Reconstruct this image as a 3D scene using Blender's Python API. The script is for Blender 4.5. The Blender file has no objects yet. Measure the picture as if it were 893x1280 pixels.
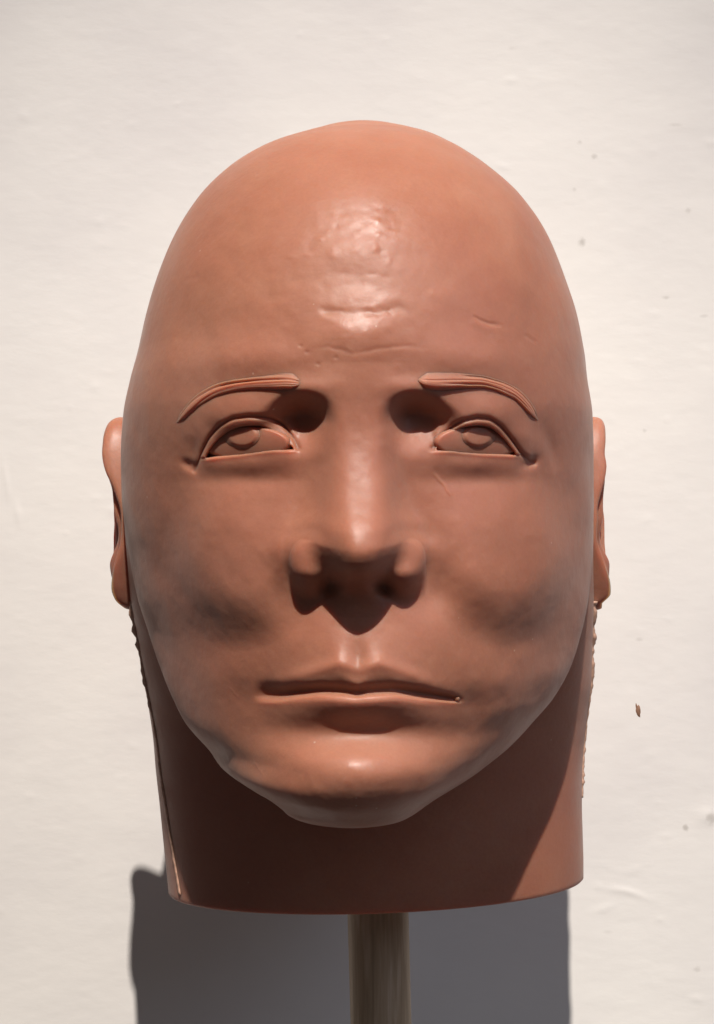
import bpy, bmesh, math
import numpy as np

# ------------------------------------------------------------------ camera, light, exposure
scene = bpy.context.scene
COL = scene.collection
MM = 0.001
D = 650.0                     # camera to the plane of the ears, mm
K = 0.30                      # sketch unit: 0.30 mm in the plane of the ears
WALL_Y = 184.0                # plaster face behind the head, mm

cam_d = bpy.data.cameras.new('camera')
cam = bpy.data.objects.new('camera', cam_d)
COL.objects.link(cam)
cam.location = (0, -D * MM, 0)
cam.rotation_euler = (math.radians(90), 0, 0)
cam_d.sensor_fit = 'VERTICAL'
cam_d.sensor_height = 36.0
cam_d.lens = 36.0 * D / (1280 * K)
cam_d.clip_start = 0.01
cam_d.clip_end = 100
scene.camera = cam

world = bpy.data.worlds.new('World')
scene.world = world
world.use_nodes = True
bg = world.node_tree.nodes['Background']
bg.inputs[0].default_value = (1.0, 0.93, 0.95, 1)
bg.inputs[1].default_value = 0.082

# the lamp: a small bright spotlight high in front of the head
LAMP_DIST, LAMP_EL = 3.1, 54.0
sd = bpy.data.lights.new('ceiling_spotlight', 'SPOT')
sp = bpy.data.objects.new('ceiling_spotlight', sd)
COL.objects.link(sp)
sp.location = (0.038, -LAMP_DIST * math.cos(math.radians(LAMP_EL)), LAMP_DIST * math.sin(math.radians(LAMP_EL)))
from mathutils import Vector
sp.rotation_euler = (Vector((0.0, 0.05, -0.10)) - sp.location).to_track_quat('-Z', 'Y').to_euler()
sd.spot_size = math.radians(19.8)
sd.spot_blend = 1.0
sd.shadow_soft_size = 0.019
sd.energy = 750
sd.color = (1.0, 0.935, 0.865)
# weak cool daylight from a window off to the right
ad = bpy.data.lights.new('window_light', 'AREA')
ar = bpy.data.objects.new('window_light', ad)
COL.objects.link(ar)
ar.location = (2.0, -1.3, 1.5)
ad.shape = 'RECTANGLE'
ad.size, ad.size_y = 1.6, 1.8
ad.energy = 19
ad.color = (0.72, 0.80, 1.0)
ar.rotation_euler = (math.radians(90) - math.atan2(1.5, math.hypot(2.0, 1.3)), 0, math.atan2(2.0, 1.3))

scene.view_settings.view_transform = 'Standard'
scene.view_settings.look = 'None'
scene.view_settings.exposure = 0.0
scene.view_settings.gamma = 1.0
scene.view_settings.use_curve_mapping = False

# ------------------------------------------------------------------ helpers
def pchip(xk, yk, x):
    xk = np.asarray(xk, float); yk = np.asarray(yk, float)
    o = np.argsort(xk); xk = xk[o]; yk = yk[o]
    h = np.diff(xk); dl = np.diff(yk) / h
    m = np.zeros_like(yk)
    w1 = 2 * h[1:] + h[:-1]; w2 = h[1:] + 2 * h[:-1]
    ok = dl[:-1] * dl[1:] > 0
    a, b = dl[:-1], dl[1:]
    m[1:-1] = np.where(ok, (w1 + w2) / (w1 / np.where(ok, a, 1) + w2 / np.where(ok, b, 1)), 0)
    m[0], m[-1] = dl[0], dl[-1]
    x = np.clip(x, xk[0], xk[-1])
    i = np.clip(np.searchsorted(xk, x) - 1, 0, len(h) - 1)
    t = (x - xk[i]) / h[i]
    return ((1 + 2 * t) * (1 - t) ** 2 * yk[i] + t * (1 - t) ** 2 * h[i] * m[i]
            + t * t * (3 - 2 * t) * yk[i + 1] + t * t * (t - 1) * h[i] * m[i + 1])

def ss(e0, e1, x):
    t = np.clip((x - e0) / (e1 - e0), 0, 1)
    return t * t * (3 - 2 * t)

def gs(u, v, cu, cv, su, sv, ang=0.0):
    du, dv = u - cu, v - cv
    if ang:
        c, s = math.cos(math.radians(ang)), math.sin(math.radians(ang))
        du, dv = du * c + dv * s, -du * s + dv * c
    return np.exp(-(du / su) ** 2 - (dv / sv) ** 2)

def smax(a, b, k):
    h = np.clip(0.5 + 0.5 * (a - b) / k, 0, 1)
    return b * (1 - h) + a * h + k * h * (1 - h)

def poly_dist(u, v, pts):
    """distance to a polyline and position 0..1 along it"""
    pts = np.asarray(pts, float)
    seg = np.hypot(*np.diff(pts, axis=0).T); cum = np.concatenate([[0], np.cumsum(seg)])
    best = np.full(u.shape, 1e9); pos = np.zeros(u.shape)
    for i in range(len(seg)):
        a, b = pts[i], pts[i + 1]
        t = np.clip(((u - a[0]) * (b[0] - a[0]) + (v - a[1]) * (b[1] - a[1])) / seg[i] ** 2, 0, 1)
        d = np.hypot(u - a[0] - t * (b[0] - a[0]), v - a[1] - t * (b[1] - a[1]))
        m = d < best
        best[m] = d[m]; pos[m] = (cum[i] + t[m] * seg[i]) / cum[-1]
    return best, pos

_rng = np.random.default_rng(7)
_NT = _rng.random((64, 64, 64))
def vnoise(x, y, z):
    xi, yi, zi = np.floor(x).astype(int), np.floor(y).astype(int), np.floor(z).astype(int)
    fx, fy, fz = x - xi, y - yi, z - zi
    fx, fy, fz = [f * f * (3 - 2 * f) for f in (fx, fy, fz)]
    g = lambda a, b, c: _NT[(xi + a) % 64, (yi + b) % 64, (zi + c) % 64]
    l = lambda p, q, t: p + (q - p) * t
    return l(l(l(g(0,0,0), g(1,0,0), fx), l(g(0,1,0), g(1,1,0), fx), fy),
             l(l(g(0,0,1), g(1,0,1), fx), l(g(0,1,1), g(1,1,1), fx), fy), fz) - 0.5

def mesh_obj(name, verts, faces, mat, parent=None, smooth=True):
    """faces: list of int arrays (n,3) / (n,4) or python lists of polygons"""
    me = bpy.data.meshes.new(name)
    verts = np.asarray(verts, np.float32) * MM
    loops, sizes = [], []
    for f in faces:
        if isinstance(f, np.ndarray):
            loops.append(f.ravel()); sizes.append(np.full(len(f), f.shape[1]))
        else:
            loops.append(np.array(f)); sizes.append(np.array([len(f)]))
    loops = np.concatenate(loops).astype(np.int32); sizes = np.concatenate(sizes).astype(np.int32)
    me.vertices.add(len(verts)); me.vertices.foreach_set('co', verts.ravel())
    me.loops.add(len(loops)); me.loops.foreach_set('vertex_index', loops)
    me.polygons.add(len(sizes))
    me.polygons.foreach_set('loop_start', np.concatenate([[0], np.cumsum(sizes)[:-1]]).astype(np.int32))
    me.polygons.foreach_set('loop_total', sizes)
    me.update(calc_edges=True)
    me.validate()
    if smooth: me.shade_smooth()
    o = bpy.data.objects.new(name, me)
    me.materials.append(mat)
    COL.objects.link(o)
    if parent: o.parent = parent
    return o

def quads(idx):
    return np.stack([idx[:-1, :-1], idx[:-1, 1:], idx[1:, 1:], idx[1:, :-1]], -1).reshape(-1, 4)

def at(u, v, y=0.0):
    """sketch measurement (u right, v down) at depth y -> mm"""
    s = K * (D + y) / D
    return (u - 446.5) * s, (640 - v) * s

# ------------------------------------------------------------------ materials
def new_mat(name):
    m = bpy.data.materials.new(name); m.use_nodes = True
    nt = m.node_tree
    return m, nt, nt.nodes, nt.links, nt.nodes['Principled BSDF']

def ramp(n, stops):
    r = n.new('ShaderNodeValToRGB')
    e = r.color_ramp.elements
    e[0].position, e[0].color = stops[0][0], (*stops[0][1], 1)
    e[1].position, e[1].color = stops[-1][0], (*stops[-1][1], 1)
    for p, c in stops[1:-1]:
        k = e.new(p); k.color = (*c, 1)
    return r

def skin_material():
    m, nt, n, l, b = new_mat('cast_silicone')
    tc = n.new('ShaderNodeTexCoord')
    n1 = n.new('ShaderNodeTexNoise'); n1.inputs['Scale'].default_value = 22; n1.inputs['Detail'].default_value = 7; n1.inputs['Roughness'].default_value = 0.6
    l.new(tc.outputs['Object'], n1.inputs['Vector'])
    r1 = ramp(n, [(0.30, (0.306, 0.117, 0.071)), (0.52, (0.336, 0.140, 0.086)), (0.72, (0.360, 0.163, 0.106))])
    l.new(n1.outputs['Fac'], r1.inputs['Fac'])
    n2 = n.new('ShaderNodeTexNoise'); n2.inputs['Scale'].default_value = 900; n2.inputs['Detail'].default_value = 3
    l.new(tc.outputs['Object'], n2.inputs['Vector'])
    mx = n.new('ShaderNodeMix'); mx.data_type = 'RGBA'; mx.blend_type = 'OVERLAY'
    mx.inputs['Factor'].default_value = 0.10
    l.new(r1.outputs['Color'], mx.inputs['A']); l.new(n2.outputs['Fac'], mx.inputs['B'])
    vo = n.new('ShaderNodeTexVoronoi'); vo.inputs['Scale'].default_value = 150
    l.new(tc.outputs['Object'], vo.inputs['Vector'])
    sp_ = n.new('ShaderNodeSeparateColor'); l.new(vo.outputs['Color'], sp_.inputs['Color'])
    g1 = n.new('ShaderNodeMath'); g1.operation = 'GREATER_THAN'; g1.inputs[1].default_value = 0.90; l.new(sp_.outputs['Red'], g1.inputs[0])
    g2 = n.new('ShaderNodeMapRange'); g2.inputs['From Min'].default_value = 0.03; g2.inputs['From Max'].default_value = 0.07
    g2.inputs['To Min'].default_value = 0.45; g2.inputs['To Max'].default_value = 0; l.new(vo.outputs['Distance'], g2.inputs['Value'])
    g3 = n.new('ShaderNodeMath'); g3.operation = 'MULTIPLY'; l.new(g1.outputs[0], g3.inputs[0]); l.new(g2.outputs['Result'], g3.inputs[1])
    n6 = n.new('ShaderNodeTexNoise'); n6.inputs['Scale'].default_value = 8.5; n6.inputs['Detail'].default_value = 2
    l.new(tc.outputs['Object'], n6.inputs['Vector'])
    m6 = n.new('ShaderNodeMapRange'); m6.inputs['From Min'].default_value = 0.42; m6.inputs['From Max'].default_value = 0.66
    m6.inputs['To Max'].default_value = 0.4
    l.new(n6.outputs['Fac'], m6.inputs['Value'])
    mx6 = n.new('ShaderNodeMix'); mx6.data_type = 'RGBA'
    l.new(m6.outputs['Result'], mx6.inputs['Factor']); l.new(mx.outputs['Result'], mx6.inputs['A'])
    mx6.inputs['B'].default_value = (0.29, 0.112, 0.082, 1)
    mx7 = n.new('ShaderNodeMix'); mx7.data_type = 'RGBA'; mx7.inputs['B'].default_value = (0.55, 0.42, 0.34, 1)
    l.new(g3.outputs[0], mx7.inputs['Factor']); l.new(mx6.outputs['Result'], mx7.inputs['A'])
    l.new(mx7.outputs['Result'], b.inputs['Base Color'])
    # gloss: waxy, a little greasier in patches
    n3 = n.new('ShaderNodeTexNoise'); n3.inputs['Scale'].default_value = 60; n3.inputs['Detail'].default_value = 5
    l.new(tc.outputs['Object'], n3.inputs['Vector'])
    mr = n.new('ShaderNodeMapRange')
    mr.inputs['From Min'].default_value = 0.35; mr.inputs['From Max'].default_value = 0.68
    mr.inputs['To Min'].default_value = 0.56; mr.inputs['To Max'].default_value = 0.42
    l.new(n3.outputs['Fac'], mr.inputs['Value'])
    prev = mr.outputs['Result']
    for c_, rad, amt in (((0.003, -0.079, 0.099), 0.020, 0.06), ((0.001, -0.094, 0.058), 0.022, 0.07), ((-0.002, -0.098, -0.079), 0.014, 0.08)):
        vd = n.new('ShaderNodeVectorMath'); vd.operation = 'DISTANCE'; vd.inputs[1].default_value = c_
        l.new(tc.outputs['Object'], vd.inputs[0])
        m2 = n.new('ShaderNodeMapRange'); m2.interpolation_type = 'SMOOTHSTEP'
        m2.inputs['From Min'].default_value = rad * .3; m2.inputs['From Max'].default_value = rad
        m2.inputs['To Min'].default_value = amt; m2.inputs['To Max'].default_value = 0
        l.new(vd.outputs['Value'], m2.inputs['Value'])
        sb = n.new('ShaderNodeMath'); sb.operation = 'SUBTRACT'
        l.new(prev, sb.inputs[0]); l.new(m2.outputs['Result'], sb.inputs[1]); prev = sb.outputs['Value']
    l.new(prev, b.inputs['Roughness'])
    b.inputs['IOR'].default_value = 1.43
    b.inputs['Specular IOR Level'].default_value = 0.36
    b.inputs['Sheen Weight'].default_value = 0.05
    b.inputs['Sheen Roughness'].default_value = 0.45
    b.inputs['Subsurface Weight'].default_value = 0.8
    b.inputs['Subsurface Radius'].default_value = (1.0, 0.38, 0.2)
    b.inputs['Subsurface Scale'].default_value = 0.0075
    # fine relief: orange-peel plus pores
    n4 = n.new('ShaderNodeTexNoise'); n4.inputs['Scale'].default_value = 330; n4.inputs['Detail'].default_value = 3
    l.new(tc.outputs['Object'], n4.inputs['Vector'])
    bp = n.new('ShaderNodeBump'); bp.inputs['Strength'].default_value = 0.4; bp.inputs['Distance'].default_value = 0.00026
    l.new(n4.outputs['Fac'], bp.inputs['Height'])
    n5 = n.new('ShaderNodeTexNoise'); n5.inputs['Scale'].default_value = 1500; n5.inputs['Detail'].default_value = 2
    l.new(tc.outputs['Object'], n5.inputs['Vector'])
    bp2 = n.new('ShaderNodeBump'); bp2.inputs['Strength'].default_value = 0.25; bp2.inputs['Distance'].default_value = 0.00006
    l.new(n5.outputs['Fac'], bp2.inputs['Height']); l.new(bp.outputs['Normal'], bp2.inputs['Normal'])
    l.new(bp2.outputs['Normal'], b.inputs['Normal'])
    return m

def wall_material():
    m, nt, n, l, b = new_mat('painted_plaster')
    tc = n.new('ShaderNodeTexCoord')
    n1 = n.new('ShaderNodeTexNoise'); n1.inputs['Scale'].default_value = 5; n1.inputs['Detail'].default_value = 6
    l.new(tc.outputs['Object'], n1.inputs['Vector'])
    r1 = ramp(n, [(0.32, (0.625, 0.595, 0.58)), (0.50, (0.70, 0.67, 0.64)), (0.68, (0.75, 0.72, 0.68))])
    l.new(n1.outputs['Fac'], r1.inputs['Fac'])
    # a few smudges of dirt in the paint: x, z, radii (mm), strength
    prev = r1.outputs['Color']
    nz_ = n.new('ShaderNodeTexNoise'); nz_.inputs['Scale'].default_value = 420; nz_.inputs['Detail'].default_value = 3
    l.new(tc.outputs['Object'], nz_.inputs['Vector'])
    for u_, v_, ru, rv, st in [(728, 303, 7, 8.5, .5), (743, 196, 6, 5, .36), (725, 178, 5, 4, .26), (861, 263, 6, 5, .3), (718, 237, 4, 4, .2),
                               (857, 1035, 5, 6, .5), (833, 372, 7, 3.5, .3), (799, 799, 6, 4, .22), (871, 1212, 7, 5, .25), (806, 538, 5, 4, .25),
                               (845, 156, 12, 3, .18), (889, 1022, 9, 12, .45), (760, 1165, 10, 4, .14), (640, 60, 9, 4, .12), (880, 395, 8, 3, .2)]:
        x_, z_ = at(u_, v_, WALL_Y)
        mp_ = n.new('ShaderNodeMapping'); mp_.vector_type = 'TEXTURE'
        mp_.inputs['Location'].default_value = (x_ * MM, WALL_Y * MM, z_ * MM)
        mp_.inputs['Scale'].default_value = (ru * K * 1.283 * MM, 0.02, rv * K * 1.283 * MM)
        l.new(tc.outputs['Object'], mp_.inputs['Vector'])
        ln_ = n.new('ShaderNodeVectorMath'); ln_.operation = 'LENGTH'; l.new(mp_.outputs['Vector'], ln_.inputs[0])
        ad_ = n.new('ShaderNodeMath'); ad_.operation = 'ADD'; l.new(ln_.outputs['Value'], ad_.inputs[0]); l.new(nz_.outputs['Fac'], ad_.inputs[1])
        mr_ = n.new('ShaderNodeMapRange'); mr_.interpolation_type = 'SMOOTHSTEP'
        mr_.inputs['From Min'].default_value = 0.6; mr_.inputs['From Max'].default_value = 1.5
        mr_.inputs['To Min'].default_value = st; mr_.inputs['To Max'].default_value = 0
        l.new(ad_.outputs['Value'], mr_.inputs['Value'])
        mx = n.new('ShaderNodeMix'); mx.data_type = 'RGBA'
        l.new(mr_.outputs['Result'], mx.inputs['Factor']); l.new(prev, mx.inputs['A'])
        mx.inputs['B'].default_value = (0.30, 0.27, 0.235, 1)
        prev = mx.outputs['Result']
    l.new(prev, b.inputs['Base Color'])
    b.inputs['Roughness'].default_value = 0.62
    b.inputs['IOR'].default_value = 1.4
    # brushed paint: streaks stretched along x, plus grain
    mp = n.new('ShaderNodeMapping'); mp.inputs['Scale'].default_value = (0.5, 1, 1)
    l.new(tc.outputs['Object'], mp.inputs['Vector'])
    n2 = n.new('ShaderNodeTexNoise'); n2.inputs['Scale'].default_value = 260; n2.inputs['Detail'].default_value = 4
    l.new(mp.outputs['Vector'], n2.inputs['Vector'])
    bp = n.new('ShaderNodeBump'); bp.inputs['Strength'].default_value = 0.2; bp.inputs['Distance'].default_value = 0.0003
    l.new(n2.outputs['Fac'], bp.inputs['Height'])
    n3 = n.new('ShaderNodeTexNoise'); n3.inputs['Scale'].default_value = 90; n3.inputs['Detail'].default_value = 5
    l.new(mp.outputs['Vector'], n3.inputs['Vector'])
    bp3 = n.new('ShaderNodeBump'); bp3.inputs['Strength'].default_value = 0.22; bp3.inputs['Distance'].default_value = 0.0008
    l.new(n3.outputs['Fac'], bp3.inputs['Height']); l.new(bp.outputs['Normal'], bp3.inputs['Normal'])
    l.new(bp3.outputs['Normal'], b.inputs['Normal'])
    return m

def wood_material():
    m, nt, n, l, b = new_mat('weathered_wood')
    tc = n.new('ShaderNodeTexCoord')
    mp = n.new('ShaderNodeMapping'); mp.inputs['Scale'].default_value = (1, 1, 0.06)
    l.new(tc.outputs['Object'], mp.inputs['Vector'])
    n1 = n.new('ShaderNodeTexNoise'); n1.inputs['Scale'].default_value = 420; n1.inputs['Detail'].default_value = 5
    n1.inputs['Distortion'].default_value = 0.6
    l.new(mp.outputs['Vector'], n1.inputs['Vector'])
    r = ramp(n, [(0.30, (0.27, 0.19, 0.115)), (0.5, (0.36, 0.26, 0.165)), (0.7, (0.46, 0.35, 0.25))])
    l.new(n1.outputs['Fac'], r.inputs['Fac']); l.new(r.outputs['Color'], b.inputs['Base Color'])
    b.inputs['Roughness'].default_value = 0.6
    bp = n.new('ShaderNodeBump'); bp.inputs['Strength'].default_value = 0.4; bp.inputs['Distance'].default_value = 0.0003
    l.new(n1.outputs['Fac'], bp.inputs['Height']); l.new(bp.outputs['Normal'], b.inputs['Normal'])
    return m

def plain(name, col, rough):
    m, nt, n, l, b = new_mat(name)
    tc = n.new('ShaderNodeTexCoord')
    n1 = n.new('ShaderNodeTexNoise'); n1.inputs['Scale'].default_value = 700
    l.new(tc.outputs['Object'], n1.inputs['Vector'])
    r = ramp(n, [(0.3, tuple(c * 0.75 for c in col)), (0.7, tuple(min(1, c * 1.2) for c in col))])
    l.new(n1.outputs['Fac'], r.inputs['Fac']); l.new(r.outputs['Color'], b.inputs['Base Color'])
    b.inputs['Roughness'].default_value = rough
    return m

SKIN = skin_material(); FLASH = plain('pale_mould_flash', (0.52, 0.31, 0.22), 0.6); WALLM = wall_material(); WOOD = wood_material()

# ------------------------------------------------------------------ wall
def axis(lo, hi, step, far):
    core = np.arange(lo, hi + step, step)
    out = np.geomspace(step * 4, far, 14)
    return np.concatenate([core[0] - out[::-1], core, core[-1] + out])
gx, gz = axis(-190, 190, 1.0, 1100), axis(-260, 260, 1.0, 1100)
X, Z = np.meshgrid(gx, gz)
R_ = np.random.default_rng(3)
hgt = 0.35 * vnoise(X / 46, Z / 40, X * 0 + 3.1) + 0.10 * vnoise(X / 15, Z / 9, X * 0 + 9.7) + 0.05 * vnoise(X / 6, Z / 3.2, X * 0 + 5.2)
for _ in range(120):                                         # blobs and sags in the paint
    cx, cz = R_.uniform(-190, 190), R_.uniform(-260, 260)
    s = R_.uniform(0.9, 2.2)
    hgt += R_.uniform(0.03, 0.16) * gs(X, Z, cx, cz, s * R_.uniform(1, 2.5), s, R_.uniform(-20, 20))
for u, v, h, su, sv, an in [(775, 1113, .8, 7, 1.6, -8), (757, 1135, .7, 5, 2, 20), (795, 1118, .7, 7, 1.5, -20), (8, 600, 1.0, 1.3, 9, 8),
                            (22, 640, .9, 1.5, 6, 10), (885, 1020, 1.4, 5, 4, 0), (205, 740, .7, 3, 2, 0), (640, 100, .6, 3, 1.5, 0)]:
    x, z = at(u, v, WALL_Y)
    hgt += 0.28 * h * gs(X, Z, x, z, su, sv, an)
wv = np.stack([X, WALL_Y - hgt, Z], -1).reshape(-1, 3)
wi = np.arange(X.size).reshape(X.shape)
wall = mesh_obj('wall', wv, [quads(wi)], WALLM)
wall['kind'] = 'structure'

# marks on the wall: small flakes and chips sitting on the paint
CHIP = plain('brown_chip', (0.22, 0.115, 0.07), 0.8)
def mark(name, u, v, ru, rv, an, mat, seed):
    x0, z0 = at(u, v, WALL_Y)
    r = np.random.default_rng(seed)
    ph = np.linspace(0, 2 * np.pi, 15)[:-1]
    rad = 1 + 0.25 * r.standard_normal(14)
    a = math.radians(an)
    ex, ez = ru * K * 1.283 * np.cos(ph) * rad, rv * K * 1.283 * np.sin(ph) * rad
    x = x0 + ex * math.cos(a) - ez * math.sin(a); z = z0 + ex * math.sin(a) + ez * math.cos(a)
    near = lambda xx, zz: np.array([WALL_Y - hgt[np.abs(gz - q).argmin(), np.abs(gx - p).argmin()] for p, q in zip(xx, zz)])
    yb = near(x, z)
    vs = [*zip(x, yb + 0.3, z), *zip(x0 + (x - x0) * .8, yb - 0.2, z0 + (z - z0) * .8), (x0, near([x0], [z0])[0] - 0.3, z0)]
    n = 14
    fs = [[i, (i + 1) % n, n + (i + 1) % n, n + i] for i in range(n)] + [[n + i, n + (i + 1) % n, 2 * n] for i in range(n)]
    return mesh_obj(name, vs, fs, mat, wall)
mark('paint_chip', 798, 888, 3.2, 9.5, 12, CHIP, 1)

# ------------------------------------------------------------------ head: one continuous surface
head = bpy.data.objects.new('sculpted_head', None)
COL.objects.link(head)
head['label'] = 'terracotta pink silicone cast of a bald head with stern blank face, on a wooden stick'
head['category'] = 'sculpture'

# outline measurements: v, left u, right u, depth of the outline
OUT = np.array([
    (152.6, 455, 455, 5), (154.5, 430, 480, 5), (158.5, 409, 501, 5), (165, 390, 523, 5), (172, 372, 541, 5), (190, 329, 573, 5),
    (220, 283, 615, 5), (257, 247, 654, 5), (305, 218, 685, 5), (358, 197, 705.5, 4), (400, 185, 719, 3), (440, 176, 727, 2),
    (480, 165, 732, 1), (520, 156.5, 738.5, 0), (570, 153, 740.5, -1), (620, 153.5, 741.5, -3), (660, 157, 741.5, -6), (705, 164, 740, -10),
    (747, 172, 736, -14), (791, 186, 727, -19), (830, 199, 715, -25), (870, 215, 694, -32), (908, 235, 662, -39), (936, 258.8, 636, -45),
    (966, 281, 600, -51), (985, 312, 567, -56), (995, 331.6, 549, -59), (1008, 350, 530, -63), (1017, 360, 517, -66), (1026, 382, 497, -69), (1030, 409, 472, -71),
    (1031.5, 440, 440, -71)])
oz = (640 - OUT[:, 0]) * K * (D + OUT[:, 3]) / D
oL = (OUT[:, 1] - 446.5) * K * (D + OUT[:, 3]) / D
oR = (OUT[:, 2] - 446.5) * K * (D + OUT[:, 3]) / D
PROF = np.array([(oz[0], 5), (144.2, -9), (139.5, -25), (133, -42), (123, -58), (110, -71), (96, -80.5), (80, -88), (65, -92), (50, -94.5), (38, -94),
                 (26, -91), (12, -89), (0, -89), (-15, -90), (-27, -91.5), (-40, -93.5), (-54, -93), (-65, -91.5), (-73, -92.5), (-80, -96),
                 (-88, -97), (-94.5, -94.5), (-99.5, -88.5), (oz[-1], -71)])
ztop, zchin = oz[0], oz[-1]
def sec(z):
    w2 = pchip(oz, ((oR - oL) / 2) ** 2, z); w = np.sqrt(np.maximum(w2, 4e-4))
    xc = pchip(oz, (oR + oL) / 2, z)
    yc = pchip(oz, OUT[:, 3], z)
    pb = pchip(oz, OUT[:, 3], PROF[:, 0]) - PROF[:, 1]
    b = np.sqrt(np.maximum(pchip(PROF[:, 0], pb ** 2, z), 4e-4))
    return w, xc, yc, b

RN, CN = 830, 780
s = np.linspace(0, 1, RN)
k_ = 0.10                                   # rows cluster at both poles
g = np.where(s < k_, s * s / (2 * k_), np.where(s > 1 - k_, (1 - k_) - (1 - s) ** 2 / (2 * k_), s - k_ / 2)) / (1 - k_)
zr = ztop + (zchin - ztop) * g
zr[0] -= 1e-4; zr[-1] += 1e-4
w, xc, yc, b = sec(zr)
th = np.linspace(-math.pi / 2, math.pi / 2, CN)
th = th + 0.16 * np.sin(2 * th) * -0.5      # a little denser toward the middle
sx = np.sin(th)
pw = pchip([-103, -96, -80, -55, -25, 0, 30, 70, 110, 148], [1.0, 1.30, 1.75, 1.80, 1.50, 1.24, 1.08, 1.0, 1.0, 1.0], zr)
cy = np.abs(np.cos(th))[None] ** pw[:, None]
cy[:, 0] = cy[:, -1] = 0
x = xc[:, None] + w[:, None] * sx[None]
y = yc[:, None] - b[:, None] * cy
z = np.repeat(zr[:, None], CN, 1)

def sketch(x, y, z):
    q = D / (D + y) / K
    return 446.5 + x * q, 640 - z * q

# ---- broad forms (sketch u,v; d = mm forward)
u, v = sketch(x, y, z)
d = np.zeros_like(x)
d += 1.6 * gs(u, v, 305, 448, 60, 26, -6) + 1.6 * gs(u, v, 590, 448, 60, 26, 6)      # brow ridges
d += 1.2 * gs(u, v, 447, 418, 52, 26)
d -= 1.0 * gs(u, v, 452, 350, 75, 26)
d -= 1.8 * gs(u, v, 232, 405, 28, 45) + 1.4 * gs(u, v, 668, 400, 26, 50)             # temples
for sgn, cu in ((-1, 306), (1, 592)):
    d -= 0.9 * gs(u, v, cu, 556, 62, 30)                                             # orbits
    d -= 0.6 * gs(u, v, cu, 602, 75, 16)
    d += 1.4 * gs(u, v, cu + sgn * 12, 650, 60, 40)                                  # cheek bone
y = y - d

# cheek pads with a soft lower border
u, v = sketch(x, y, z)
for cu, cv, an, sg in ((308, 690, -12, -1), (630, 688, 12, 1)):
    c_, s_ = math.cos(math.radians(an)), math.sin(math.radians(an))
    du, dv = (u - cu) * c_ - (v - cv) * s_, (u - cu) * s_ + (v - cv) * c_
    r = np.sqrt((du / 86) ** 2 + (np.where(dv > 0, dv / 100, dv / 260)) ** 2)
    y = y - 6.6 * (1 - ss(0.45, 1.26, r)) * ss(570, 728, v)
    y = y + 1.0 * np.exp(-((r - 1.10) / .26) ** 2) * ss(585, 660, v) * (1 - .65 * ss(715, 785, v)) * ss(-40, 30, (u - 446.5) * sg - 120)   # hollow round the pad
    y = y - 1.5 * gs(u, v, 446.5 + sg * 165, 850, 50, 45)                            # jowl in front of the jaw
u, v = sketch(x, y, z)
y = y - 4.2 * gs(u, v, 447, 850, 98, 70)                                            # mouth barrel
y = y + 1.6 * gs(u, v, 352, 735, 22, 40, -25) + 1.6 * gs(u, v, 545, 735, 22, 40, 25)

# nose and nostril wings
NH = ([-34, -30.5, -27.5, -24.5, -21.5, -18.5, -15.5, -12, -7, 0, 10, 20, 28, 36, 48],
      [0, .7, 2.4, 6.4, 12.2, 17.8, 21.2, 22.6, 21.2, 17.0, 11.8, 7.0, 3.8, 1.4, 0])
zs = z - 2.4 * np.clip((np.abs(x) - 1.0) / 10, 0, 1.3) ** 2          # lower edge of the tip climbs toward the sides
ridge_h = np.where(z < -4, np.minimum(pchip(*NH, z), pchip(*NH, zs)), pchip(*NH, z))
xs = x - 0.4
sw = pchip([-30, -20, -12, -5, 2, 10, 20, 30, 48], [11.5, 15.0, 16.6, 15.2, 13.0, 11.8, 10.4, 11.5, 16], z)
pe = pchip([-30, -20, -13, -5, 5, 48], [1.75, 1.9, 2.2, 3.0, 3.8, 3.8], z)
side_ = ss(-5, 5, xs)
prof = np.exp(-(np.abs(xs) / (sw * (1.04 - .06 * side_))) ** (pe * (.85 + .27 * side_)))
nose = ridge_h * prof
for sg in (-1, 1):
    qx = (x - sg * 14.8 - .2) / 7.4
    zw = z + 18.3 - 2.8 * np.clip(np.abs(qx), 0, 1.2) ** 2          # the wing's crest arches
    tz_ = zw / np.where(zw > 0, 11.0, 12.0)
    r2 = qx ** 2 + tz_ ** 2
    vert = np.where(zw > 0, np.sqrt(np.clip(1 - tz_ ** 2, 0, 1)), 0.5 + 0.5 * np.cos(np.pi * np.clip(tz_, -1, 0)))
    wing = np.where(zw > 0, 9.8 * np.sqrt(np.clip(1 - r2, 0, 1)), 9.8 * np.sqrt(np.clip(1 - qx ** 2, 0, 1)) * vert)
    nose = np.where(wing > 0, smax(nose, wing, 6.0 * np.clip(wing / 6, 0, 1) + 1e-3), nose)
    y = y + 0.6 * np.exp(-((np.sqrt(r2) - 1.15) / 0.22) ** 2) * ss(8, 12, x * sg) * ss(-28, -18, z)   # crease round the wing
nostril = gs(x, z, -8.2, -24, 3.6, 2.6, 25) + gs(x, z, 8.2, -24, 3.6, 2.6, -25)
nose = nose - 4.0 * np.minimum(nostril, 1)
y = y - nose

# deep inner corners of the eye sockets, overhung by the brow
u, v = sketch(x, y, z)
for sg, cu in ((-1, 382), (1, 515)):
    q = (u - cu) * -sg                                        # + toward the nose
    top = ss(485, 521, v - 7 * ((q + 4) / 28) ** 2)
    fade = 1 - ss(506, 576, v + np.where(q > 0, 0.012, 0.003) * q * q)
    y = y + 9.8 * np.exp(-(np.abs(q) / np.where(q > 0, 29, 50)) ** 2.2) * top * fade
    y = y - 1.5 * gs(u, v, cu, 484, 34, 13)

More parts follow.
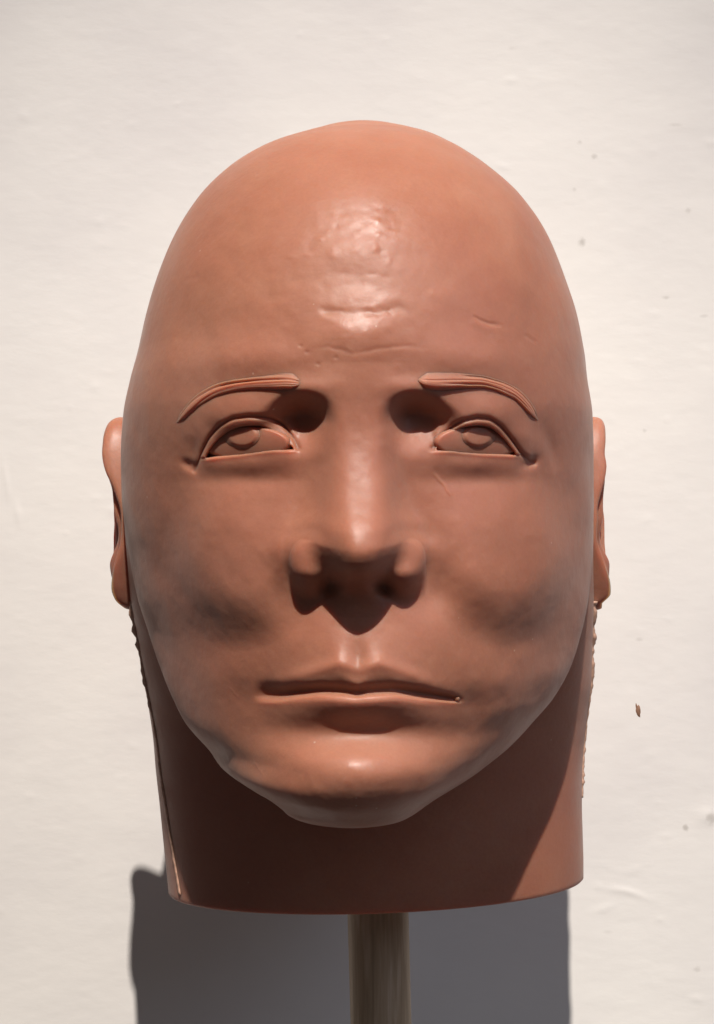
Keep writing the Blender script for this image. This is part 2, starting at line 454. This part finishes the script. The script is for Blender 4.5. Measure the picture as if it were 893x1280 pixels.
# ---- eyes (lids are cut into the surface, the ball is a part of its own)
EYES = []
def eye(side):
    global y
    u, v = sketch(x, y, z)
    if side < 0:
        crease = [(243, 588), (252, 566), (262, 546), (275, 531), (292, 522), (312, 519.5), (335, 521), (355, 531), (368, 548), (373, 560)]
        upper = [(257, 572), (263, 563), (274, 550), (287, 540), (302, 534.5), (320, 533), (336, 537.5), (350, 548), (360, 556.5), (368, 561)]
        lower = [(257, 572), (275, 569.5), (300, 567), (325, 563.5), (345, 561.5), (368, 561)]
        notch, cen, bag = (236, 581), (311, 552), (310, 584)
    else:
        crease = [(541, 560), (553, 545), (566, 532), (580, 525), (597, 521.5), (612, 523), (626, 532), (640, 549), (652, 566), (668, 579)]
        upper = [(545, 562), (556, 551.5), (568, 541.5), (582, 535), (598, 533), (612, 535), (624, 544), (634, 555), (642, 565), (645, 568)]
        lower = [(545, 562), (560, 562), (580, 564), (605, 566), (628, 567), (645, 568)]
        notch, cen, bag = (664, 578), (596, 551), (592, 585)
    sel = (np.abs(u - cen[0]) < 120) & (np.abs(v - cen[1]) < 140)
    U, V = u[sel], v[sel]
    f = lambda p, q: pchip([a for a, _ in p], [c for _, c in p], q)
    cu0, cu1 = crease[0][0], crease[-1][0]
    uu0, uu1 = upper[0][0], upper[-1][0]
    vc = f(crease, U); vu = f(upper, U); vl = f(lower, U)
    inc = ss(cu0 - 2, cu0 + 8, U) * (1 - ss(cu1 - 8, cu1 + 2, U))
    dd = np.zeros_like(U)
    dist, _ = poly_dist(U, V, crease)
    above = V < vc
    # fold above the crease hangs over the lid
    fold = np.exp(-np.maximum(dist, 0) / 17.0)
    dd += (1 - ss(-1.5, 1.5, V - vc)) * 1.1 * fold * inc
    dd -= 0.8 * np.exp(-(dist / 3.0) ** 2)
    # lid band
    band = (~above) * (V < vu + 3)
    dd += 0.9 * inc * ss(0, 6, V - vc) * (1 - ss(-1.5, 1.5, V - vu))
    # opening
    wid = np.minimum(U - uu0, uu1 - U)
    opn = ss(-2.4, 2.0, V - vu) * (1 - ss(-2.0, 1.4, V - vl)) * (wid > 0) * ss(0, 4, wid)
    dd -= 6.5 * opn
    # lower lid: thin lit rim, bag below
    dl = V - vl
    lw = ss(uu0 - 12, uu0 + 8, U) * (1 - ss(uu1 - 8, uu1 + 10, U))
    dd += lw * 1.0 * ss(-2.6, 4.0, dl) * np.exp(-(np.maximum(dl, 0) / 24.0) ** 2)
    dd += 0.3 * np.exp(-((dl - 3) / 3) ** 2) * lw
    dd += 0.8 * gs(U, V, bag[0], bag[1] - 6, 48, 12)
    dd -= 0.55 * gs(U, V, bag[0] + 4 * side, bag[1] + 15, 52, 9)
    # notch past the outer corner
    dd -= 1.3 * gs(U, V, notch[0], notch[1], 10, 6, 30 * -side)
    y[sel] -= dd
    EYES.append((side, cen))
u, v = sketch(x, y, z)
y = y - 2.8 * gs(u, v, 284, 520, 46, 28, -6) - 2.8 * gs(u, v, 612, 521, 46, 28, 6)
# the fleshy pad beside the viewer's right eye
u, v = sketch(x, y, z)
y = y - 1.6 * gs(u, v, 654, 548, 26, 17, 42) + 0.9 * gs(u, v, 690, 560, 8, 26, -15)
y = y - 0.8 * gs(u, v, 246, 545, 20, 18, -40)
eye(-1); eye(1)

# ---- mouth and chin
u, v = sketch(x, y, z)
ML = [(318, 868), (345, 868), (375, 865), (405, 863), (432, 864.5), (446, 866), (460, 864.5), (490, 863), (520, 867), (550, 872), (577, 876)]
sel = (v > 740) & (v < 1100)
U, V = u[sel], v[sel]
vm = pchip([p[0] for p in ML], [p[1] for p in ML], U)
ends = ss(314, 326, U) * (1 - ss(569, 581, U))
wide = ss(300, 360, U) * (1 - ss(535, 595, U))
a = vm - V                                                     # + above the line
b_ = -a
cen_w = np.exp(-(np.abs(U - 447) / 88) ** 2.4)
side_w = ss(322, 372, U) * (1 - ss(525, 578, U))
dd = np.zeros_like(U)
# upper lip: a mound whose border runs in a soft bow, turning under toward the line
bord = 15 + 8 * np.exp(-(np.abs(np.abs(U - 448) - 27) / 22) ** 2) - 4 * np.exp(-((U - 448) / 9) ** 2) - 5 * (1 - cen_w)
t_up = a / np.maximum(bord, 6)
ul = np.where(t_up < 1, ss(-0.25, 1.0, t_up), np.exp(-((np.maximum(t_up, 1) - 1) * np.maximum(bord, 6) / 30.0) ** 1.6))
dd += np.where(a > -6, ul, 0) * side_w * (0.6 + 1.1 * cen_w)
dd += 0.6 * (gs(U, V, 424, 826, 13, 17) + gs(U, V, 474, 826, 15, 17)) - 0.7 * gs(U, V, 448, 815, 10, 22)
bd_, bp_ = poly_dist(U, V, [(330, 856), (378, 843), (424, 827), (448, 835), (474, 827), (516, 843), (566, 864)])
dd += 0.85 * np.exp(-(bd_ / 8.5) ** 2) * ss(0, .25, bp_) * (1 - ss(.75, 1, bp_))
# lower lip: rises at once from the line, rolls over into the hollow above the chin
wl = 21.0 + 16 * (1 - cen_w)
ll = ss(-3, 13, b_) * np.exp(-(np.clip(b_ - 12, 0, None) / wl) ** 2.0)
dd += ll * side_w * (0.6 + 2.1 * cen_w)
# the line itself, deep and blunt at the viewer's left corner
thick = 5.4 + 3.6 * (1 - ss(322, 400, U)) - 2.0 * ss(520, 575, U)
ln = np.where(a > 0, np.exp(-(a / (thick * 1.5)) ** 2), 1 - ss(thick * 0.1, thick * 1.3, b_))
dd -= (1.8 + 1.2 * (1 - cen_w)) * ln * ss(312, 338, U) * (1 - ss(556, 583, U))
dd -= 3.0 * gs(U, V, 449, 917, 96, 20)
dd -= 3.4 * gs(U, V, 598, 962, 66, 48, 35) + 3.4 * gs(U, V, 286, 968, 66, 48, -35)
dd += 3.6 * ss(914, 948, V - 10 * ((U - 441) / 60) ** 2) * gs(U, V, 440, 964, 74, 44)
dd -= 0.8 * gs(U, V, 302, 868, 18, 22) + 0.9 * gs(U, V, 592, 880, 18, 22)
y[sel] -= dd

# ---- creases, scratches, unevenness of the cast
u, v = sketch(x, y, z)
def crease(pts, depth, wd, lip=0.0):
    global y
    pts = np.asarray(pts, float)
    lo_, hi_ = pts.min(0) - 6 * wd, pts.max(0) + 6 * wd
    s_ = (u > lo_[0]) & (u < hi_[0]) & (v > lo_[1]) & (v < hi_[1])
    wu, wv_ = u[s_], v[s_] + 5 * vnoise(u[s_] / 17, v[s_] / 17, u[s_] * 0 + .5) + 2.5 * vnoise(u[s_] / 6, v[s_] / 6, u[s_] * 0 + 2.5)
    dist, pos = poly_dist(wu, wv_, pts)
    e = ss(0, .25, pos) * (1 - ss(.75, 1, pos)) * np.clip(1 + 1.6 * vnoise(u[s_] / 14, v[s_] / 30, u[s_] * 0 + 7.5), .1, 1.6)
    below = np.exp(-((v[s_] - np.interp(u[s_], pts[:, 0], pts[:, 1]) - 3 * wd) / (2.2 * wd)) ** 2) if lip else 0
    y[s_] += e * (depth * np.exp(-(dist / wd) ** 2)) - lip * e * below
crease([(388, 385), (412, 388), (440, 391), (468, 391), (495, 385), (515, 383)], 0.4, 5.5, 0.2)
crease([(382, 437), (410, 433), (440, 441), (470, 436), (505, 432), (545, 434)], 0.13, 2.8, .05)
crease([(588, 394), (608, 403), (632, 409)], 0.28, 2.2, .1)
crease([(655, 418), (672, 429)], 0.25, 2.2)
crease([(228, 352), (252, 345)], 0.15, 3)
crease([(540, 590), (556, 606), (566, 622)], -0.22, 2)
crease([(286, 858), (300, 874)], -0.12, 1.4)
crease([(316, 950), (331, 972)], -0.12, 1.4)
rr = np.random.default_rng(11)
for _ in range(46):
    cu, cv = rr.normal(450, 45), rr.choice([265, 405, 300, 330]) + rr.normal(0, 20)
    q = (np.abs(u - cu) < 22) & (np.abs(v - cv) < 22)
    y[q] -= rr.choice([-1, 1]) * rr.uniform(.05, .14) * gs(u[q], v[q], cu, cv, rr.uniform(3, 7), rr.uniform(2.5, 5))
for cu, cv in ((376, 432), (384, 440), (420, 447), (398, 455), (486, 389), (489, 392)):
    y += .2 * gs(u, v, cu, cv, 2.8, 2.2)
y -= 0.9 * vnoise(x / 22, y / 22, z / 22) + 0.45 * vnoise(x / 7, y / 7, z / 7) + 0.13 * vnoise(x / 2.6, y / 2.6, z / 2.6)

FV = np.stack([x, y, z], -1)                       # (RN, CN, 3)
# ---- back of the skull, jaw underside and neck share the edge of the face
zsplit = 6.0
isp = int(np.abs(zr - zsplit).argmin())
BC = 120
verts = [FV.reshape(-1, 3)]
base = RN * CN
F = np.arange(base).reshape(RN, CN)
tb = np.linspace(math.pi / 2, 3 * math.pi / 2, BC)
BACK = np.array([(ztop, 5), (144, 32), (132, 58), (112, 78), (85, 90), (55, 94), (20, 92), (-20, 87), (-60, 84), (-100, 86), (-150, 90)])
def back_depth(zz, yc):
    bb = np.maximum(pchip(BACK[:, 0], (BACK[:, 1] - np.interp(BACK[:, 0], oz[::-1], OUT[::-1, 3])) ** 2, zz), 4e-4)
    return np.sqrt(bb)
B = np.zeros((isp + 1, BC), int)
EL, ER = FV[:, 0], FV[:, -1]
bd = back_depth(zr, yc)
t_ = tb[1:-1]
bx = xc[:isp + 1, None] + w[:isp + 1, None] * np.sin(t_)[None]
by = 0.5 * (EL[:isp + 1, 1] + ER[:isp + 1, 1])[:, None] - bd[:isp + 1, None] * np.cos(t_)[None]
bz = np.repeat(zr[:isp + 1, None], BC - 2, 1)
verts.append(np.stack([bx, by, bz], -1).reshape(-1, 3))
B[:, 0] = F[:isp + 1, -1]; B[:, -1] = F[:isp + 1, 0]
B[:, 1:-1] = base + np.arange((isp + 1) * (BC - 2)).reshape(isp + 1, BC - 2)
base += (isp + 1) * (BC - 2)

NECK = np.array([(620, 153.5, 741.5), (700, 160, 741), (760, 165.5, 741.5), (800, 173, 740), (850, 181, 738.5), (880, 186, 735), (920, 192, 730.5), (960, 195.5, 727.5),
                 (1000, 200, 727), (1040, 204, 728), (1080, 208, 729), (1130, 213, 729)])
ns = 1 + np.interp(NECK[:, 0], [620, 710, 800, 930, 1110], [-3, 6, 20, 33, 40]) / D
nz, nL, nR = (640 - NECK[:, 0]) * K * ns, (NECK[:, 1] - 446.5) * K * ns, (NECK[:, 2] - 446.5) * K * ns
nz[0] = zr[isp]; nL[0] = EL[isp, 0]; nR[0] = ER[isp, 0]
NY = FV[isp, 0, 1]
neckc = lambda zz: ((pchip(nz, nL, zz) + pchip(nz, nR, zz)) / 2, (pchip(nz, nR, zz) - pchip(nz, nL, zz)) / 2)
neckf = lambda zz: np.interp(zz, [-150, -80, -40, 6], [11.0, 20.0, 36.0, 60.0])
NYZ = lambda zz: np.interp(zz, [-145, -90, -50, -20, zr[isp]], [40.0, 33.0, 20.0, 6.0, NY])
zbot = lambda xx: -147.6 + 0.035 * xx
MR = 110
chain = np.concatenate([F[isp:, 0], F[isp:, -1][::-1]])
allv = FV.reshape(-1, 3)
CH = allv[chain]
N = len(chain)
L = np.zeros((N, MR + 1), int); L[:, 0] = chain
lowpts = np.zeros((N, MR, 3))
tt = np.linspace(0, 1, 30)[:, None]
for k in range(N):
    P0 = CH[k]
    ang = math.asin(max(-1, min(1, P0[0] / 88.0)))
    ang = ang * (math.pi / 2) / math.asin(min(1, abs(CH[0 if P0[0] < 0 else -1, 0]) / 88.0))
    ang = max(-math.pi / 2, min(math.pi / 2, ang))
    if k in (0, N - 1):
        zz = np.linspace(P0[2], float(zbot(P0[0])), MR + 1)[1:]
        cx_, w_ = neckc(zz)
        lowpts[k] = np.stack([cx_ + w_ * math.copysign(1, P0[0]), NYZ(zz), zz], -1)
        continue
    def nk(zz):
        cx_, w_ = neckc(zz)
        return np.stack([cx_ + w_ * np.sin(ang), NYZ(zz) - (neckf(zz) + NYZ(zz)) * np.cos(ang) ** 1.0, zz], -1)
    gap = np.linalg.norm(P0[:2] - nk(np.array([P0[2]]))[0, :2])
    zt = P0[2] + 0.35 * gap - 2
    zt = min(zt, P0[2] + 0.35 * gap)
    P3 = nk(np.array([zt]))[0]
    P1 = P0 + np.array([0, 0.35 * gap, -0.10 * gap]); P2 = P3 + np.array([0, -0.1 * gap, 0.12 * gap])
    bez = (1 - tt) ** 3 * P0 + 3 * tt * (1 - tt) ** 2 * P1 + 3 * tt ** 2 * (1 - tt) * P2 + tt ** 3 * P3
    down = nk(np.linspace(zt, float(zbot(P3[0])), 60)[1:])
    pl = np.concatenate([bez, down])
    cum = np.concatenate([[0], np.cumsum(np.linalg.norm(np.diff(pl, axis=0), axis=1))])
    q = np.linspace(0, cum[-1], MR + 1)[1:]
    lowpts[k] = np.stack([np.interp(q, cum, pl[:, i]) for i in range(3)], -1)
nn = 0.7 * vnoise(lowpts[..., 0] / 20, lowpts[..., 1] / 20, lowpts[..., 2] / 26)
nn[0] = nn[-1] = 0
lowpts[..., 1] -= nn * np.linspace(0, 1, MR)[None] ** .5
verts.append(lowpts.reshape(-1, 3))
L[:, 1:] = base + np.arange(N * MR).reshape(N, MR); base += N * MR
# back of the neck
BL = np.zeros((BC, MR + 1), int)
BL[:, 0] = B[isp]; BL[0] = L[-1]; BL[-1] = L[0]
pr, pl_ = lowpts[-1], lowpts[0]
zz = 0.5 * (pr[:, 2] + pl_[:, 2])
bdd = back_depth(zz, None)
f_ = (1 + np.sin(t_)) / 2
bp = np.stack([pl_[None, :, 0] + (pr[:, 0] - pl_[:, 0])[None] * f_[:, None],
               NYZ(zz)[None] - (bdd - NYZ(zz) + NY)[None] * np.cos(t_)[:, None],
               pl_[None, :, 2] + (pr[:, 2] - pl_[:, 2])[None] * f_[:, None]], -1)
verts.append(bp.reshape(-1, 3))
BL[1:-1, 1:] = base + np.arange((BC - 2) * MR).reshape(BC - 2, MR); base += (BC - 2) * MR
# rim: rounded edge, then a hollow with a plug that takes the stick
rim = np.concatenate([L[:, -1], BL[1:-1, -1]])
allv = np.concatenate(verts)
rp = allv[rim]
cen = np.array([5.0, 38.0, 0])
rings = [rim]
for sc, dz in ((0.992, -0.7), (0.975, -0.9), (0.93, -0.5), (0.915, 2.0), (0.90, 14.0)):
    p = rp.copy(); p[:, :2] = cen[:2] + (rp[:, :2] - cen[:2]) * sc; p[:, 2] += dz
    verts.append(p); rings.append(base + np.arange(len(rim))); base += len(rim)
faces = [quads(F), quads(B)[:, ::-1][:, ::-1], quads(L.T), quads(BL.T)]
rg = np.array(rings)
rg = np.concatenate([rg, rg[:, :1]], 1)
faces.append(quads(rg))
faces.append(list(rings[-1]))
allv = np.concatenate(verts)
cast = mesh_obj('bald_head', allv, faces, SKIN, head)
bm = bmesh.new(); bm.from_mesh(cast.data)
bmesh.ops.recalc_face_normals(bm, faces=bm.faces)
bm.to_mesh(cast.data); bm.free()
cast.data.shade_smooth()

# a depth lookup on the face for parts that lie on it
fu, fv = sketch(FV[..., 0], FV[..., 1], FV[..., 2])
def on_face(u, v):
    i = ((fu - u) ** 2 + (fv - v) ** 2).argmin()
    return FV.reshape(-1, 3)[i]

# ------------------------------------------------------------------ eyes
def sphere_cap(R, cx, cy_, cz, a_max, name, n=28, m=56, flat=(1, 1)):
    vs = [(cx, cy_ - R, cz)]
    for i in range(1, n + 1):
        a = a_max * i / n
        for j in range(m):
            p = 2 * math.pi * j / m
            vs.append((cx + R * flat[0] * math.sin(a) * math.cos(p), cy_ - R * math.cos(a), cz + R * flat[1] * math.sin(a) * math.sin(p)))
    fs = [[0, 1 + (j + 1) % m, 1 + j] for j in range(m)]
    for i in range(n - 1):
        for j in range(m):
            p, q = 1 + i * m, 1 + (i + 1) * m
            fs.append([p + j, p + (j + 1) % m, q + (j + 1) % m, q + j])
    return vs, fs

for side, cen_ in EYES:
    ci, co = ((372, 566), (251, 577)) if side < 0 else ((541, 567), (651, 573))
    Pi, Po = on_face(*ci), on_face(*co)
    Pt, Pl = on_face(cen_[0], cen_[1] - 27), on_face(cen_[0], cen_[1] + 17)
    mid = 0.5 * (Pi[1] + Po[1])
    tilt = np.clip((Pt[1] - Pl[1]) / 44.0, -.06, .06)
    def ball_y(uu, vv):
        t = (uu - ci[0]) / (co[0] - ci[0])
        r2_ = ((uu - cen_[0]) / 66) ** 2 + ((vv - cen_[1]) / 42) ** 2
        base_ = Pi[1] + t * (Po[1] - Pi[1])
        want = Pl[1] - 0.15 - (0.5 * (Pi[1] + Po[1]))          # flush just behind the lower lid
        return base_ + want + tilt * 0.6 * (cen_[1] + 10 - vv) + 4.2 * r2_ + 9.0 * float(ss(0.92, 1.35, np.array(math.hypot((uu - cen_[0] - 3 * side) / 54, (vv - cen_[1] - 2) / 21))))
    n, m = 40, 60
    G = np.zeros((n, m, 3))
    for i, vv in enumerate(np.linspace(cen_[1] - 26, cen_[1] + 24, n)):
        for j, uu in enumerate(np.linspace(min(ci[0], co[0]) - 1, max(ci[0], co[0]) + 1, m)):
            yb = ball_y(uu, vv)
            G[i, j] = (*at(uu, vv, yb)[:1], yb, at(uu, vv, yb)[1])
    gi = np.arange(n * m).reshape(n, m)
    ball = mesh_obj('eyeball', G.reshape(-1, 3), [quads(gi)], SKIN, head)
    # raised iris: a shallow disc with a soft rim
    cu, cv = (302.5, 544) if side < 0 else (598.5, 545)
    ru, rv = (21, 15.5) if side < 0 else (19.5, 14)
    n, m = 20, 60
    vs = []
    for i in range(n + 1):
        r = 1.12 * i / n
        for j in range(m):
            p = 2 * math.pi * j / m
            uu, vv = cu + ru * r * math.cos(p), cv - rv * r * math.sin(p)
            yb = ball_y(uu, vv)
            yy = yb - (0.85 * (1 - float(ss(0.70, 1.08, np.array(r)))) + .12 * r) + (0.5 if i == n else 0)
            xx, zz_ = at(uu, vv, yy)
            vs.append((xx, yy, zz_))
    fs = []
    for i in range(n):
        for j in range(m):
            a_, b_ = i * m, (i + 1) * m
            fs.append([a_ + j, a_ + (j + 1) % m, b_ + (j + 1) % m, b_ + j])
    mesh_obj('iris', vs, fs, SKIN, ball)

# ------------------------------------------------------------------ eyebrows: modelled strips with combed grooves
def eyebrow(center, half, seed):
    c = np.array(center, float); n, m = 150, 40
    seg = np.concatenate([[0], np.cumsum(np.hypot(*np.diff(c, axis=0).T))]); seg /= seg[-1]
    t = np.linspace(0, 1, n)
    cu, cv = pchip(seg, c[:, 0], t), pchip(seg, c[:, 1], t)
    hw = pchip(np.linspace(0, 1, len(half)), half, t)
    tu, tv = np.gradient(cu), np.gradient(cv); q = np.hypot(tu, tv); nu, nv = -tv / q, tu / q
    if nv.mean() < 0: nu, nv = -nu, -nv
    r = np.random.default_rng(seed)
    acr = np.linspace(-1, 1, m)
    G = np.zeros((n, m, 3))
    groove = np.zeros((n, m))
    for k in range(9):
        a0, dr, sg = r.uniform(-.85, .85), r.uniform(-.5, .5), r.uniform(.05, .11)
        st, en = r.uniform(-.1, .4), r.uniform(.55, 1.1)
        lv = ss(st, st + .1, t) * (1 - ss(en - .1, en, t))
        groove += r.uniform(.35, .8) * lv[:, None] * np.exp(-((acr[None] - a0 - dr * (t[:, None] - .5)) / sg) ** 2)
    for i in range(n):
        e = min(1, 14 * t[i] + .1, 14 * (1 - t[i]) + .1) ** .5
        wob = 1 + .12 * vnoise(np.array([t[i] * 9]), np.array([seed * 1.7]), np.array([.3]))[0]
        for j in range(m):
            uu, vv = cu[i] + nu[i] * hw[i] * acr[j] * wob * e, cv[i] + nv[i] * hw[i] * acr[j] * wob * e
            P = PATCH(uu, vv)
            h = float(ss(-1.15, .55, acr[j])) * (1 - .75 * float(ss(.70, 1.0, acr[j]))) * 2.0 * e * (hw[i] / 10) ** .4 - .45 - .6 * groove[i, j]
            G[i, j] = P + np.array([0, -h, 0.25 * h])
    gi = np.arange(n * m).reshape(n, m)
    o = mesh_obj('eyebrow', G.reshape(-1, 3), [quads(gi)], SKIN, head)
    return o

class Patch:
    """smooth lookup of the face surface over a window of the sketch"""
    def __init__(s_, u0, u1, v0, v1):
        s_.u0, s_.v0 = u0, v0
        s_.gu, s_.gv = np.arange(u0, u1, 6.0), np.arange(v0, v1, 6.0)
        s_.g = np.array([[on_face(a, b_) for b_ in s_.gv] for a in s_.gu])
        g_ = s_.g.copy()
        for _ in range(2):                      # bridge the grooves so that the strip lies on top
            g_[1:-1, 1:-1] = (g_[:-2, 1:-1] + g_[2:, 1:-1] + g_[1:-1, :-2] + g_[1:-1, 2:] + 2 * g_[1:-1, 1:-1]) / 6
        s_.g = g_
    def __call__(s_, u, v):
        a = min(max((u - s_.u0) / 6, 0), len(s_.gu) - 1.001); b_ = min(max((v - s_.v0) / 6, 0), len(s_.gv) - 1.001)
        i, j = int(a), int(b_); f, h = a - i, b_ - j
        g_ = s_.g
        P = (g_[i, j] * (1 - f) + g_[i + 1, j] * f) * (1 - h) + (g_[i, j + 1] * (1 - f) + g_[i + 1, j + 1] * f) * h
        xx, zz_ = at(u, v, P[1])
        return np.array([xx, P[1], zz_])
PATCH = Patch(190, 410, 440, 560)
eyebrow([(220, 529), (234, 511), (252, 495), (274, 484), (300, 478.5), (330, 476), (355, 475), (376, 477)], [4, 8, 10, 10.5, 10.5, 11.5, 13, 12], 4)
PATCH = Patch(490, 710, 440, 560)
eyebrow([(523, 474), (545, 475), (570, 474.5), (598, 475), (622, 480), (644, 490), (660, 505), (673, 525)], [11, 14, 13, 11, 10, 9.5, 8.5, 4.5], 9)

# small pimple at the corner of the mouth
P = on_face(571, 882)
xm, zm = at(571, 873, P[1])
vs, fs = sphere_cap(1.2, xm, P[1] + 0.5, zm, 2.6, 'pimple', 10, 18)
mesh_obj('pimple', vs, fs, SKIN, head)

# ------------------------------------------------------------------ ears
def outward(o):
    b_m = bmesh.new(); b_m.from_mesh(o.data)
    bmesh.ops.holes_fill(b_m, edges=b_m.edges)
    bmesh.ops.recalc_face_normals(b_m, faces=b_m.faces)
    b_m.to_mesh(o.data); b_m.free()
    o.data.shade_smooth()
def ear(sg, prof_v, prof_u):
    n, m = 72, 120
    yc_, zc_ = 18.0, -0.5
    rho = np.array([0, .18, .34, .46, .56, .66, .76, .86, .94, 1.0, 1.02, 1.01, .99, .97, .94, .90])
    hh = np.array([2.0, 2.0, 2.6, 5.2, 7.2, 6.6, 4.6, 6.6, 8.6, 7.6, 5.4, 3.0, .5, -3, -7, -12])
    tp = np.linspace(0, 1, len(rho)); ti = np.linspace(0, 1, n)
    rh, hi_ = pchip(tp, rho, ti), pchip(tp, hh, ti)
    pts = np.zeros((n, m, 3))
    ph = np.linspace(0, 2 * np.pi, m + 1)[:-1]
    cs, sn = np.cos(ph), np.sin(ph)
    tz = sn
    wy = np.where(cs > 0, 19 + 4 * tz, 15 + 1.0 * tz) * (1 - .30 * np.clip(-tz, 0, 1) ** 1.5)
    rz = 36.5
    for i in range(n):
        yy = yc_ + 1.5 * tz + rh[i] * wy * np.sign(cs) * np.abs(cs) ** .85
        zz_ = zc_ + rh[i] * rz * np.sign(sn) * np.abs(sn) ** .95
        lobe = ss(-12, -30, zz_ - zc_) if False else np.clip((-(zz_ - zc_) - 14) / 14, 0, 1)
        hbase = hi_[i] * (1 - lobe * (rh[i] < .97) * .0)
        flat_h = np.where(rh[i] < 1.0, 6.5 * np.ones_like(ph), hi_[i])
        h = hbase * (1 - lobe) + lobe * (np.where(i < n * .62, flat_h * np.ones(m), hi_[i]))
        h = np.where(h > 0, h * (1 - .7 * np.exp(-((ph - np.pi * 1.04) / .55) ** 2) * float(ss(.25, .5, rh[i]))), h)
        if i < n * .62:
            h = h + 3.2 * np.exp(-((rh[i] - .62) / .16) ** 2) * np.exp(-((ph - np.pi) / .38) ** 2)      # tragus
            h = h + 0.5 * np.exp(-((rh[i] - .5) / .14) ** 2) * np.exp(-((ph - 4.4) / .35) ** 2)         # antitragus
        pts[i, :, 1] = yy; pts[i, :, 2] = zz_
        pts[i, :, 0] = h
    # stand the ear off the head so that its rim follows the measured outline
    vv = 640 - pts[..., 2] * D / (D + pts[..., 1]) / K
    tgt = np.abs(pchip(prof_v, prof_u, vv) - 446.5) * K * (D + 18) / D
    side_x = np.abs(pchip(nz[::-1] if nz[0] > nz[-1] else nz, (nR if sg > 0 else nL)[::-1] if nz[0] > nz[-1] else (nR if sg > 0 else nL), pts[..., 2]))
    side_x = np.where(pts[..., 2] > nz[0], np.abs(pchip(oz, oR if sg > 0 else oL, pts[..., 2])), side_x)
    hn = pts[..., 0] / 8.6
    lean = 0.03 * (pts[..., 1] - 18)
    X_ = np.where(hn > 0, (tgt - 9.0) + 9.0 * hn, (tgt - 9.0) + 9.0 * hn) + lean + (1.0 if sg > 0 else 0.3)
    pts[..., 0] = sg * X_
    pts += 0.35 * np.stack([vnoise(pts[..., 0] / 5, pts[..., 1] / 5, pts[..., 2] / 5)] * 3, -1)
    gi = np.arange(n * m).reshape(n, m); gi = np.concatenate([gi, gi[:, :1]], 1)
    f = quads(gi)
    if sg < 0: f = f[:, ::-1]
    o = mesh_obj('ear', pts.reshape(-1, 3), [f], SKIN, head)
    outward(o)
    return o
ear(-1, [510, 520, 532, 550, 575, 600, 615, 640, 680, 715, 735, 750, 762], [150, 142, 136, 132.5, 130.5, 133, 136, 137.5, 138, 135, 137, 143, 156])
ear(1, [505, 514, 525, 540, 565, 585, 605, 630, 650, 680, 705, 725, 742, 754], [742, 747, 751, 752, 751, 756, 757.5, 757, 759, 758, 762, 764.5, 763, 752])

# ------------------------------------------------------------------ ragged mould seams down both sides
def neck_point(zz, ang):
    cx_, w_ = neckc(np.array([zz]))
    return np.array([cx_[0] + w_[0] * math.sin(ang), float(NYZ(zz)) - (float(neckf(zz)) + float(NYZ(zz))) * math.cos(ang), zz])
def seam(sg, z0, z1, a0, a1, rough, seed, lo=.45):
    r = np.random.default_rng(seed)
    n, m = 90, 8
    G = np.zeros((n, m, 3))
    size = np.zeros(n)
    for i in range(n):
        t = i / (n - 1)
        size[i] = lo + rough(t) * max(0, r.normal(.45, .4))
    size = np.convolve(np.pad(size, 1, mode='edge'), [.2, .6, .2], 'valid')
    for i in range(n):
        t = i / (n - 1)
        ang = sg * math.radians(a0 + (a1 - a0) * t)
        P = neck_point(z0 + (z1 - z0) * t, ang); P[1] -= .3
        out = np.array([math.sin(ang), -math.cos(ang) * .8, 0]); tan = np.array([math.cos(ang), math.sin(ang), 0])
        for j in range(m):
            p = 2 * math.pi * j / m
            G[i, j] = P + out * (size[i] * (.15 + .85 * max(0, math.cos(p))) - .15 if math.cos(p) > 0 else -.6) + tan * (.8 + .3 * size[i]) * math.sin(p)
    gi = np.arange(n * m).reshape(n, m); gi = np.concatenate([gi, gi[:, :1]], 1)
    o = mesh_obj('mould_seam', G.reshape(-1, 3), [quads(gi)], FLASH, head)
    outward(o)
    return o
seam(-1, -34, -148, 84, 67, lambda t: 1.5 if t < .36 else .4, 5)
seam(1, -34, -112, 88, 84, lambda t: 1.3 if t < .45 or .75 < t < .95 else .5, 6)

# ------------------------------------------------------------------ wooden stick
def stick():
    n, m = 60, 48
    G = np.zeros((n, m, 3)); r = np.random.default_rng(2)
    zt_, zb_ = -128.0, -900.0
    zz = zt_ + (zb_ - zt_) * np.linspace(0, 1, n) ** 1.6
    for i in range(n):
        t = (zz[i] + 140) / -52.0
        cx_ = (471.5 - 446.5) * K * 1.05 + 1.3 * t
        for j in range(m):
            p = 2 * math.pi * j / m
            rr_ = 12.1 + .18 * vnoise(np.array([math.cos(p) * 2 + 5]), np.array([math.sin(p) * 2 + 5]), np.array([zz[i] / 30]))[0] * 2
            G[i, j] = (cx_ + rr_ * math.cos(p), 34 + rr_ * math.sin(p), zz[i])
    gi = np.arange(n * m).reshape(n, m); gl = np.concatenate([gi, gi[:, :1]], 1)
    o = mesh_obj('wooden_stick', G.reshape(-1, 3), [quads(gl)[:, ::-1], list(gi[0]), list(gi[-1][::-1])], WOOD)
    o['label'] = 'round grey-brown wooden stick holding up the head from below'
    o['category'] = 'stick'
stick()
